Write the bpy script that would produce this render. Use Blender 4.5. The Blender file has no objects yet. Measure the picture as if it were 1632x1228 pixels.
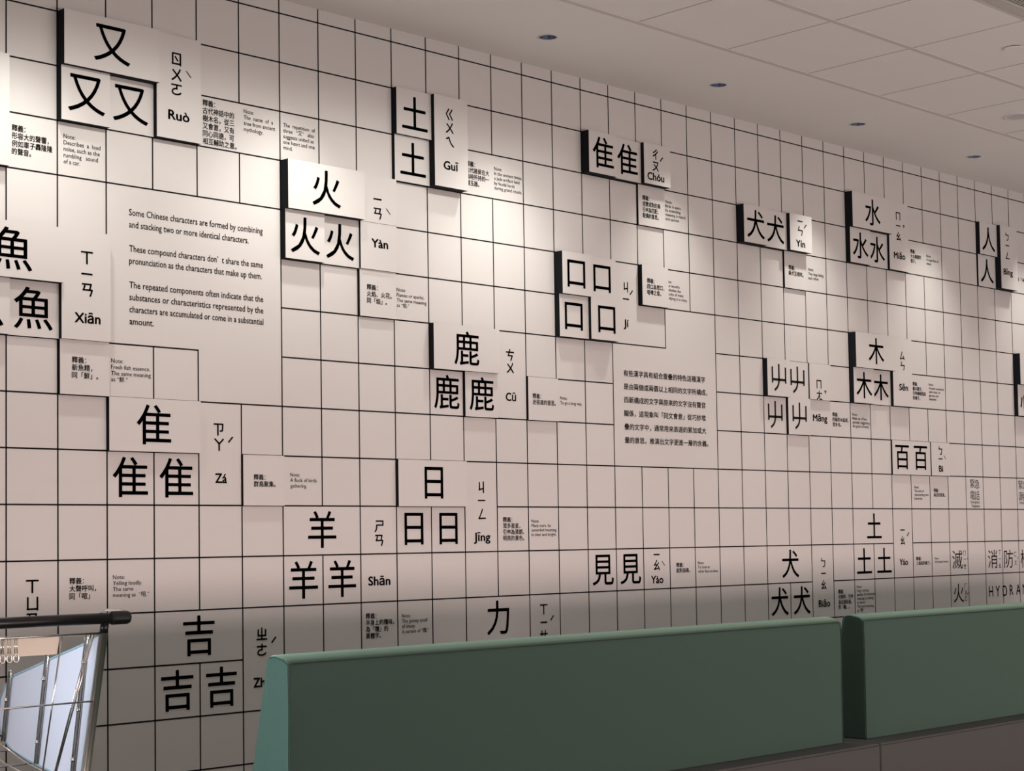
import bpy, bmesh, math
from mathutils import Vector, Matrix

SC = bpy.context.scene
COL = SC.collection

# ------------------------------------------------------------------ camera
S = 0.2                      # one wall grid cell in metres
ZR9 = 1.34                   # height of the grid row that runs near eye level
ZC = 3.3995                  # ceiling height
cam_d = bpy.data.cameras.new('camera')
cam_d.sensor_width = 36.0
cam_d.lens = 36.0 * 2748.43 / 1632.0
cam_d.shift_y = 0.06474
cam_d.clip_start = 0.05
cam = bpy.data.objects.new('camera', cam_d)
COL.objects.link(cam)
_r = (0.7101193, -0.7039118, -0.0154524)
_d = (0.0259130, 0.0480610, -0.9985082)
_f = (0.7036044, 0.7086595, 0.0523695)
cam.matrix_world = Matrix(((_r[0], -_d[0], -_f[0], -3.20981), (_r[1], -_d[1], -_f[1], -5.54965),
                           (_r[2], -_d[2], -_f[2], 1.18043), (0, 0, 0, 1)))
SC.camera = cam

# ------------------------------------------------------------------ light and exposure
vs = SC.view_settings
vs.view_transform = 'Standard'
vs.look = 'None'
vs.gamma = 1.0
vs.use_curve_mapping = False
vs.exposure = 0.0
world = bpy.data.worlds.new('hall_ambience')
SC.world = world
world.use_nodes = True
world.node_tree.nodes['Background'].inputs[0].default_value = (1.0, 0.95, 0.91, 1)
world.node_tree.nodes['Background'].inputs[1].default_value = 0.08


def area(name, loc, rot, sx, sy, power, col, spread=180):
    l = bpy.data.lights.new(name, 'AREA')
    l.shape = 'RECTANGLE'
    l.size = sx
    l.size_y = sy
    l.energy = power
    l.color = col
    l.spread = math.radians(spread)
    o = bpy.data.objects.new(name, l)
    o.location = loc
    o.rotation_euler = rot
    COL.objects.link(o)
    return o


# the hall behind the camera: assumed lit shopfronts across the way, an assumed row of ceiling panels,
# and added fill lights, one of them above the left half of the wall
area('shopfront_light', (5.0, -9.0, 0.57), (math.radians(90), 0, 0), 13.0, 0.9, 325, (1.0, 0.82, 0.77))
area('pink_wall_fill', (4.0, -8.95, 0.6), (math.radians(91), 0, 0), 13.0, 0.9, 31, (1.0, 0.70, 0.66), 32)  # added pink fill for the middle rows of the wall, not a real display
area('hall_ceiling_light', (2.0, -2.75, 3.385), (0, 0, 0), 9.0, 0.6, 17, (1.0, 0.95, 0.90))
area('upper_wall_fill', (-0.3, -1.2, 3.335), (math.radians(57), 0, 0), 6.0, 0.12, 8.6, (1.0, 0.96, 0.89), 46)  # added strip with no fixture, brightens the upper left wall
area('entrance_daylight', (-5.4, -1.75, 1.0), (math.radians(90), 0, math.radians(-95)), 1.0, 1.2, 22, (0.84, 0.93, 1.0), 34)
SPOT_W = 70.0


# ------------------------------------------------------------------ materials
def mat(name, base, rough=0.5, metal=0.0, noise=0.0, nscale=40.0, bump=0.0, stretch=None, **kw):
    m = bpy.data.materials.new(name)
    m.use_nodes = True
    nt = m.node_tree
    b = nt.nodes['Principled BSDF']
    b.inputs['Roughness'].default_value = rough
    b.inputs['Metallic'].default_value = metal
    for k, v in kw.items():
        b.inputs[k.replace('_', ' ')].default_value = v
    if noise or bump:
        tc = nt.nodes.new('ShaderNodeTexCoord')
        mp = nt.nodes.new('ShaderNodeMapping')
        if stretch:
            mp.inputs['Scale'].default_value = stretch
        nz = nt.nodes.new('ShaderNodeTexNoise')
        nz.inputs['Scale'].default_value = nscale
        nz.inputs['Detail'].default_value = 4
        nt.links.new(tc.outputs['Object'], mp.inputs[0])
        nt.links.new(mp.outputs[0], nz.inputs['Vector'])
        cr = nt.nodes.new('ShaderNodeValToRGB')
        cr.color_ramp.elements[0].color = tuple(c * (1 - noise) for c in base) + (1,)
        cr.color_ramp.elements[1].color = tuple(min(1, c * (1 + noise)) for c in base) + (1,)
        nt.links.new(nz.outputs['Fac'], cr.inputs[0])
        nt.links.new(cr.outputs[0], b.inputs['Base Color'])
        if bump:
            bp = nt.nodes.new('ShaderNodeBump')
            bp.inputs['Strength'].default_value = bump
            bp.inputs['Distance'].default_value = 0.002
            nt.links.new(nz.outputs['Fac'], bp.inputs['Height'])
            nt.links.new(bp.outputs[0], b.inputs['Normal'])
    else:
        b.inputs['Base Color'].default_value = tuple(base) + (1,)
    return m


M_WALL = mat('white_laminate', (0.62, 0.61, 0.595), 0.42, noise=0.015, nscale=3, stretch=(1, 1, 6))
M_LINE = mat('black_line_print', (0.008, 0.007, 0.008), 0.75, Specular_IOR_Level=0.12)
M_INK = mat('black_lettering_vinyl', (0.010, 0.009, 0.009), 0.75, Specular_IOR_Level=0.12)
M_GREY = mat('grey_lettering_vinyl', (0.022, 0.020, 0.020), 0.75, Specular_IOR_Level=0.12)
M_SIDE = mat('black_panel_edge', (0.012, 0.013, 0.017), 0.75, Specular_IOR_Level=0.12)
M_FACE = mat('white_panel_face', (0.63, 0.62, 0.605), 0.40, noise=0.01, nscale=3)
M_PLASTER = mat('ceiling_plaster', (0.88, 0.86, 0.84), 0.9, noise=0.02, nscale=1.5)
M_TILE = mat('ceiling_tile', (0.88, 0.86, 0.84), 0.9, noise=0.02, nscale=6)
M_RAIL = mat('ceiling_rail', (0.66, 0.63, 0.60), 0.6)
M_JOINT_SHADOW = mat('ceiling_joint_and_shadow', (0.50, 0.48, 0.46), 0.8)
M_FLOOR = mat('pale_floor_tile', (0.66, 0.64, 0.61), 0.35, noise=0.08, nscale=2)
M_DARK_FLOOR = mat('added_dark_floor', (0.05, 0.047, 0.045), 0.8, noise=0.2, nscale=30)
M_GREEN = mat('green_upholstery', (0.0145, 0.042, 0.031), 0.85, noise=0.10, nscale=220, bump=0.15, stretch=(1, 1, 0.35), Sheen_Weight=0.52, Sheen_Tint=(0.50, 0.78, 0.60, 1))
M_SEAM = mat('dark_green_seam', (0.015, 0.028, 0.02), 0.9)
M_TAUPE = mat('taupe_upholstery', (0.050, 0.053, 0.050), 0.8, noise=0.06, nscale=200, bump=0.1)
M_TAUPE2 = mat('dark_taupe_seam', (0.02, 0.018, 0.017), 0.9)
M_RUBBER = mat('black_rubber', (0.006, 0.006, 0.0065), 0.34, noise=0.1, nscale=60, Specular_IOR_Level=0.3)
M_CHROME = mat('chrome_wire', (0.62, 0.60, 0.57), 0.22, 1.0)
M_STEEL = mat('polished_steel', (0.70, 0.64, 0.56), 0.35, 1.0)
M_DARKMETAL = mat('dark_metal', (0.05, 0.05, 0.05), 0.4, 0.6)
M_BEIGE = mat('beige_card', (0.80, 0.74, 0.63), 0.6, noise=0.05, nscale=20)
M_PANEL = mat('pale_blue_plastic', (0.70, 0.71, 0.82), 0.25, noise=0.02, nscale=4)
M_PANELEDGE = mat('blue_plastic_edge', (0.30, 0.45, 0.55), 0.2)
M_CLEAR = mat('clear_plastic', (0.9, 0.9, 0.9), 0.1, Transmission_Weight=0.8)
M_CAN = mat('downlight_reflector', (0.34, 0.40, 0.52), 0.28, 0.9)
M_TRIM = mat('downlight_trim', (0.72, 0.70, 0.68), 0.35)
M_LENS = mat('frosted_lens', (0.55, 0.50, 0.53), 0.4)
M_HOLE = mat('vent_opening', (0.03, 0.03, 0.03), 0.8)
M_VENT = mat('vent_metal', (0.55, 0.53, 0.50), 0.5)


# ------------------------------------------------------------------ helpers
def mesh_obj(name, verts, faces, mats, parent=None, origin=(0, 0, 0), fm=None, smooth=False):
    """verts are world positions; origin is the object's world location."""
    ox, oy, oz = origin
    me = bpy.data.meshes.new(name)
    me.from_pydata([(x - ox, y - oy, z - oz) for x, y, z in verts], [], faces)
    for m in (mats if isinstance(mats, (list, tuple)) else [mats]):
        me.materials.append(m)
    if fm:
        me.polygons.foreach_set('material_index', fm)
    if smooth:
        me.polygons.foreach_set('use_smooth', [True] * len(me.polygons))
    me.update()
    o = bpy.data.objects.new(name, me)
    COL.objects.link(o)
    wloc = Vector(origin)
    if parent is not None:
        o.parent = parent
        wloc = wloc - world_loc(parent)
    o.location = wloc
    return o


def world_loc(o):
    v = Vector(o.location)
    while o.parent is not None:
        o = o.parent
        v += Vector(o.location)
    return v


def empty(name, loc):
    o = bpy.data.objects.new(name, None)
    o.empty_display_size = 0.05
    o.location = loc
    COL.objects.link(o)
    return o


def tag(o, label, cat, group=None):
    o['label'] = label
    o['category'] = cat
    if group:
        o['group'] = group
    return o


class MB:
    """collects plain shapes in world space, builds one mesh object"""
    def __init__(self):
        self.v, self.f, self.fm = [], [], []

    def add(self, verts, faces, mi=0):
        n = len(self.v)
        self.v += [tuple(p) for p in verts]
        self.f += [[i + n for i in q] for q in faces]
        self.fm += [mi] * len(faces)
        return self

    def box(self, x0, x1, y0, y1, z0, z1, mi=0):
        return self.add([(x0, y0, z0), (x1, y0, z0), (x1, y1, z0), (x0, y1, z0), (x0, y0, z1), (x1, y0, z1), (x1, y1, z1), (x0, y1, z1)],
                        [(0, 3, 2, 1), (4, 5, 6, 7), (0, 1, 5, 4), (1, 2, 6, 5), (2, 3, 7, 6), (3, 0, 4, 7)], mi)

    def tube(self, pts, r, n=10, mi=0, caps=True, closed=False):
        pts = [Vector(p) for p in pts]
        k = len(pts)
        rs = r if isinstance(r, (list, tuple)) else [r] * k
        ref = None
        V, F = [], []
        for i, p in enumerate(pts):
            if closed:
                t = pts[(i + 1) % k] - pts[i - 1]
            else:
                t = pts[min(i + 1, k - 1)] - pts[max(i - 1, 0)]
            t.normalize()
            if ref is None:
                ref = Vector((0, 0, 1)) if abs(t.z) < 0.9 else Vector((1, 0, 0))
            a = ref - t * ref.dot(t)
            a.normalize()
            ref = a
            b = t.cross(a)
            for j in range(n):
                w = 2 * math.pi * j / n
                V.append(p + rs[i] * (math.cos(w) * a + math.sin(w) * b))
        for i in range(k if closed else k - 1):
            i2 = (i + 1) % k
            for j in range(n):
                j2 = (j + 1) % n
                F.append((i * n + j, i * n + j2, i2 * n + j2, i2 * n + j))
        if caps and not closed:
            F.append(tuple(reversed(range(n))))
            F.append(tuple((k - 1) * n + j for j in range(n)))
        return self.add(V, F, mi)

    def lathe(self, c, prof, n=40, mi=0):
        """prof: (radius, height) around the vertical axis through c"""
        V, F = [], []
        for r, h in prof:
            for j in range(n):
                w = 2 * math.pi * j / n
                V.append((c[0] + r * math.cos(w), c[1] + r * math.sin(w), c[2] + h))
        for i in range(len(prof) - 1):
            for j in range(n):
                j2 = (j + 1) % n
                F.append((i * n + j, i * n + j2, (i + 1) * n + j2, (i + 1) * n + j))
        return self.add(V, F, mi)

    def disc(self, c, r, h, n=40, mi=0, flip=False):
        V = [(c[0] + r * math.cos(2 * math.pi * j / n), c[1] + r * math.sin(2 * math.pi * j / n), c[2] + h) for j in range(n)]
        q = tuple(range(n))
        return self.add(V, [tuple(reversed(q)) if flip else q], mi)

    def build(self, name, mats, parent=None, origin=(0, 0, 0), smooth=False, bevel=0.0, segs=2):
        o = mesh_obj(name, self.v, self.f, mats, parent, origin, self.fm, smooth)
        if bevel:
            b = o.modifiers.new('bevel', 'BEVEL')
            b.width = bevel
            b.segments = segs
            b.limit_method = 'ANGLE'
            b.angle_limit = math.radians(40)
        return o


# measured spacing of the wall's printed grid (columns c, rows r) in metres
def GX(c):
    k = min(max(c, -3), 37)
    return (c - 0.01707 + 0.0129128 * k - 0.0013989985 * k * k + 0.0000356741 * k ** 3) * S


def GZ(r):
    k = min(max(r, -2), 14)
    return (9 - r - 0.001574 - 0.0096928 * k + 0.00223627 * k * k - 0.00012132 * k ** 3) * S + ZR9


# ------------------------------------------------------------------ what stands on the wall (grid columns, rows; depth in cells)
PANELS = [
  ['raised white pronunciation panel cut by the left picture edge, above the fish panels', -2, -1, 1, 3, 0.125, [['py', 'Hōng', -1.47, 2.53, 0.5], ['bp', 'ㄏ', -1.55, 1.45, 0.29], ['bp', 'ㄨ', -1.55, 1.75, 0.29], ['bp', 'ㄥ', -1.55, 2.04, 0.29]]],
  ['deep raised white panel with a single 又, top of the Ruò group', 0, 2, 0, 1, 0.255, [['ch', '又', 0.98, 0.48, 0.81]]],
  ['raised white 又 panel at lower left of the Ruò group', 0, 1, 1, 2, 0.15, [['ch', '又', 0.51, 1.47, 0.81]]],
  ['shallow white 又 panel at lower right of the Ruò group, left of caption', 1, 2, 1, 2, 0.03, [['ch', '又', 1.5, 1.47, 0.81]]],
  ['tall raised white pronunciation panel captioned Ruò', 2, 3, 0, 2, 0.155, [['bp', 'ㄖ', 2.437, 0.451, 0.29], ['bp', 'ㄨ', 2.438, 0.75, 0.29], ['bp', 'ㄛ', 2.438, 1.041, 0.29], ['bp', 'ˋ', 2.713, 0.696, 0.29], ['py', 'Ruò', 2.488, 1.538, 0.481]]],
  ['deep raised white panel with a single 火, top of the Yàn group', 5, 7, 2, 3, 0.265, [['ch', '火', 5.98, 2.49, 0.81]]],
  ['raised white 火 panel at lower left of the Yàn group', 5, 6, 3, 4, 0.16, [['ch', '火', 5.5, 3.5, 0.81]]],
  ['shallow white 火 panel at lower right, left of the Yàn caption', 6, 7, 3, 4, 0.04, [['ch', '火', 6.49, 3.5, 0.81]]],
  ['raised white panel with phonetic symbols right of the single 火', 7, 8, 2, 3, 0.125, [['bp', 'ㄧ', 7.464, 2.492, 0.29], ['bp', 'ㄢ', 7.465, 2.799, 0.29], ['bp', 'ˋ', 7.758, 2.719, 0.29]]],
  ['raised white panel captioned Yàn, under its phonetic symbols', 7, 8, 3, 4, 0.112, [['py', 'Yàn', 7.524, 3.433, 0.466]]],
  ['thin white note panel in Chinese about flames, below the Yàn caption', 7, 8, 4, 5, 0.05, [['note', 'zh', ['釋義：', '火焰、火花。', '同「焰」。'], 7.188, 4.316, 7.873, 4.72]]],
  ['raised white 土 panel, upper of the stacked pair left of the Guī caption', 8, 9, 0, 1, 0.16, [['ch', '土', 8.52, 0.5, 0.81]]],
  ['thin white 土 panel, lower of the stacked pair left of the Guī caption', 8, 9, 1, 2, 0.06, [['ch', '土', 8.52, 1.48, 0.81]]],
  ['tall deep raised white pronunciation panel captioned Guī', 9, 10, 0, 2, 0.265, [['bp', 'ㄍ', 9.445, 0.385, 0.29], ['bp', 'ㄨ', 9.446, 0.683, 0.29], ['bp', 'ㄟ', 9.454, 0.99, 0.29], ['py', 'Guī', 9.476, 1.515, 0.443]]],
  ['deep raised white 隹 panel, left one of the Chóu pair', 14, 15, 0, 1, 0.26, [['ch', '隹', 14.5, 0.49, 0.81]]],
  ['raised white 隹 panel, right one of the Chóu pair beside its caption', 15, 16, 0, 1, 0.16, [['ch', '隹', 15.5, 0.49, 0.81]]],
  ['deep raised white pronunciation panel captioned Chóu', 16, 17, 0, 1, 0.27, [['bp', 'ㄔ', 16.426, 0.241, 0.29], ['bp', 'ㄡ', 16.428, 0.543, 0.29], ['bp', 'ˊ', 16.658, 0.336, 0.29], ['py', 'Chóu', 16.432, 0.803, 0.641]]],
  ['thin white note panel in Chinese below the Chóu caption', 16, 17, 1, 2, 0.04, [['note', 'zh', ['釋義：', '成雙成對的鳥', '引申為匹配，', '配偶的意思。'], 16.157, 1.251, 16.831, 1.809]]],
  ['deep raised white 犬 panel, left one of the Yín pair', 20, 21, 1, 2, 0.25, [['ch', '犬', 20.5, 1.49, 0.81]]],
  ['raised white 犬 panel, right one of the Yín pair beside its caption', 21, 22, 1, 2, 0.15, [['ch', '犬', 21.5, 1.49, 0.81]]],
  ['deep raised white pronunciation panel captioned Yín', 22, 23, 1, 2, 0.265, [['bp', 'ㄧ', 22.462, 1.178, 0.29], ['bp', 'ㄣ', 22.464, 1.439, 0.29], ['bp', 'ˊ', 22.694, 1.294, 0.29], ['py', 'Yín', 22.464, 1.787, 0.415]]],
  ['thin white note panel in Chinese below the Yín caption', 22, 23, 2, 3, 0.04, [['note', 'zh', ['釋義：', '兩犬互相吠。'], 22.178, 2.372, 22.849, 2.645]]],
  ['deep raised white panel with a single 水, top of the water group', 25, 27, 0, 1, 0.255, [['ch', '水', 26.0, 0.5, 0.81]]],
  ['raised white 水 panel at lower left of the water group', 25, 26, 1, 2, 0.15, [['ch', '水', 25.5, 1.49, 0.81]]],
  ['shallow white 水 panel at lower right of the water group, left of its caption', 26, 27, 1, 2, 0.04, [['ch', '水', 26.48, 1.49, 0.81]]],
  ['tall raised white pronunciation panel captioned Miǎo, right of the water panels', 27, 28, 0, 2, 0.135, [['bp', 'ㄇ', 27.483, 0.4, 0.29], ['bp', 'ㄧ', 27.474, 0.682, 0.29], ['bp', 'ㄠ', 27.491, 0.992, 0.29], ['bp', 'ˇ', 27.771, 0.677, 0.29], ['py', 'Miăo', 27.51, 1.553, 0.594]]],
  ['raised white 人 panel, upper of the stacked pair at far right', 32, 33, 0, 1, 0.14, [['ch', '人', 32.5, 0.5, 0.81]]],
  ['thin white 人 panel, lower of the stacked pair at far right', 32, 33, 1, 2, 0.04, [['ch', '人', 32.5, 1.49, 0.81]]],
  ['tall deep raised white pronunciation panel captioned Bīng at far right', 33, 34, 0, 2, 0.265, [['bp', 'ㄅ', 33.398, 0.323, 0.29], ['bp', 'ㄧ', 33.406, 0.613, 0.29], ['bp', 'ㄥ', 33.407, 0.928, 0.29], ['py', 'Bīng', 33.406, 1.481, 0.555]]],
  ['deep raised white 口 panel at upper left of the Jí group', 13, 14, 3, 4, 0.265, [['ch', '口', 13.47, 3.51, 0.81]]],
  ['raised white 口 panel at upper right of the Jí group', 14, 15, 3, 4, 0.15, [['ch', '口', 14.5, 3.51, 0.81]]],
  ['raised white 口 panel at lower left of the Jí group', 13, 14, 4, 5, 0.15, [['ch', '口', 13.48, 4.5, 0.81]]],
  ['raised white 口 panel at lower right of the Jí group', 14, 15, 4, 5, 0.235, [['ch', '口', 14.55, 4.5, 0.81]]],
  ['raised white note panel in Chinese right of the mouth panels', 16, 17, 3, 4, 0.135, [['note', 'zh', ['釋義：', '四口為眾口，', '喧嘩之意。'], 16.179, 3.324, 16.82, 3.731]]],
  ['raised white panel with a single 鹿, top of the deer group', 9, 11, 5, 6, 0.155, [['ch', '鹿', 9.98, 5.5, 0.81]]],
  ['thin white 鹿 panel at lower right of the deer group', 10, 11, 6, 7, 0.05, [['ch', '鹿', 10.5, 6.48, 0.81]]],
  ['thin white note panel in Chinese right of the Cū caption', 12, 13, 6, 7, 0.045, [['note', 'zh', ['釋義：', '走很遠的意思。'], 12.136, 6.382, 12.904, 6.639]]],
  ['deep raised white panel with single 魚, top of the fish group', -2, 0, 4, 5, 0.22, [['ch', '魚', -1.0, 4.49, 0.81]]],
  ['raised white 魚 panel cut by the left picture edge', -2, -1, 5, 6, 0.13, [['ch', '魚', -1.5, 5.49, 0.81]]],
  ['shallow white 魚 panel left of the Xiān caption', -1, 0, 5, 6, 0.03, [['ch', '魚', -0.5, 5.49, 0.81]]],
  ['tall raised white pronunciation panel captioned Xiān', 0, 1, 4, 6, 0.145, [['bp', 'ㄒ', 0.51, 4.484, 0.29], ['bp', 'ㄧ', 0.509, 4.783, 0.29], ['bp', 'ㄢ', 0.517, 5.077, 0.29], ['py', 'Xiān', 0.52, 5.591, 0.534]]],
  ['thin white note panel in Chinese below the Xiān caption', 0, 1, 6, 7, 0.06, [['note', 'zh', ['釋義：', '新魚精，', '同「鮮」。'], 0.236, 6.307, 0.769, 6.704]]],
  ['raised white 屮 panel at upper left of the Mǎng group', 21, 22, 5, 6, 0.15, [['ch', '屮', 21.5, 5.5, 0.81]]],
  ['shallow white 屮 panel at upper right of the Mǎng group', 22, 23, 5, 6, 0.02, [['ch', '屮', 22.5, 5.5, 0.81]]],
  ['thin white panel with phonetic symbols right of the upper pair of 屮', 23, 24, 5, 6, 0.05, [['bp', 'ㄇ', 23.431, 5.566, 0.29], ['bp', 'ㄤ', 23.439, 5.873, 0.29], ['bp', 'ˇ', 23.726, 5.777, 0.29]]],
  ['thin white 屮 panel left of the Mǎng caption', 22, 23, 6, 7, 0.05, [['ch', '屮', 22.5, 6.49, 0.81]]],
  ['deep raised white panel with a single 木, top of the tree group', 25, 27, 4, 5, 0.25, [['ch', '木', 26.0, 4.49, 0.81]]],
  ['raised white 木 panel at lower left of the tree group', 25, 26, 5, 6, 0.15, [['ch', '木', 25.5, 5.49, 0.81]]],
  ['shallow white 木 panel at lower right of the tree group, left of its caption', 26, 27, 5, 6, 0.03, [['ch', '木', 26.5, 5.49, 0.81]]],
  ['tall raised white pronunciation panel captioned Sēn', 27, 28, 4, 6, 0.14, [['bp', 'ㄙ', 27.497, 4.509, 0.29], ['bp', 'ㄣ', 27.505, 4.809, 0.29], ['py', 'Sēn', 27.53, 5.436, 0.465]]],
  ['deep raised white panel cut by the right picture edge, above the 心 panel', 34, 36, 4, 5, 0.25, [['ch', '心', 35.0, 4.49, 0.81]]],
  ['raised white 心 panel cut by the right picture edge', 34, 35, 5, 6, 0.14, [['ch', '心', 34.5, 5.49, 0.81]]],
  ['thin wide white panel with two 百 side by side', 27, 29, 7, 8, 0.035, [['ch', '百', 27.5, 7.49, 0.81], ['ch', '百', 28.47, 7.49, 0.81]]],
  ['thin white pronunciation panel captioned Bì', 29, 30, 7, 8, 0.06, [['bp', 'ㄅ', 29.49, 7.24, 0.29], ['bp', 'ㄧ', 29.485, 7.495, 0.29], ['bp', 'ˋ', 29.724, 7.437, 0.29], ['py', 'Bì', 29.501, 7.788, 0.236]]],
  ['thin wide white panel with a single 隹, top of the Zá group', 1, 3, 7, 8, 0.06, [['ch', '隹', 1.95, 7.49, 0.81]]],
  ['thin white note panel in Chinese right of the Zá caption', 4, 5, 8, 9, 0.04, [['note', 'zh', ['釋義：', '群鳥聚集。'], 4.247, 8.381, 4.777, 8.63]]],
  ['thin wide white panel with a single 日, top of the sun group', 8, 10, 8, 9, 0.06, [['ch', '日', 9.01, 8.49, 0.81]]],
]
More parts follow.
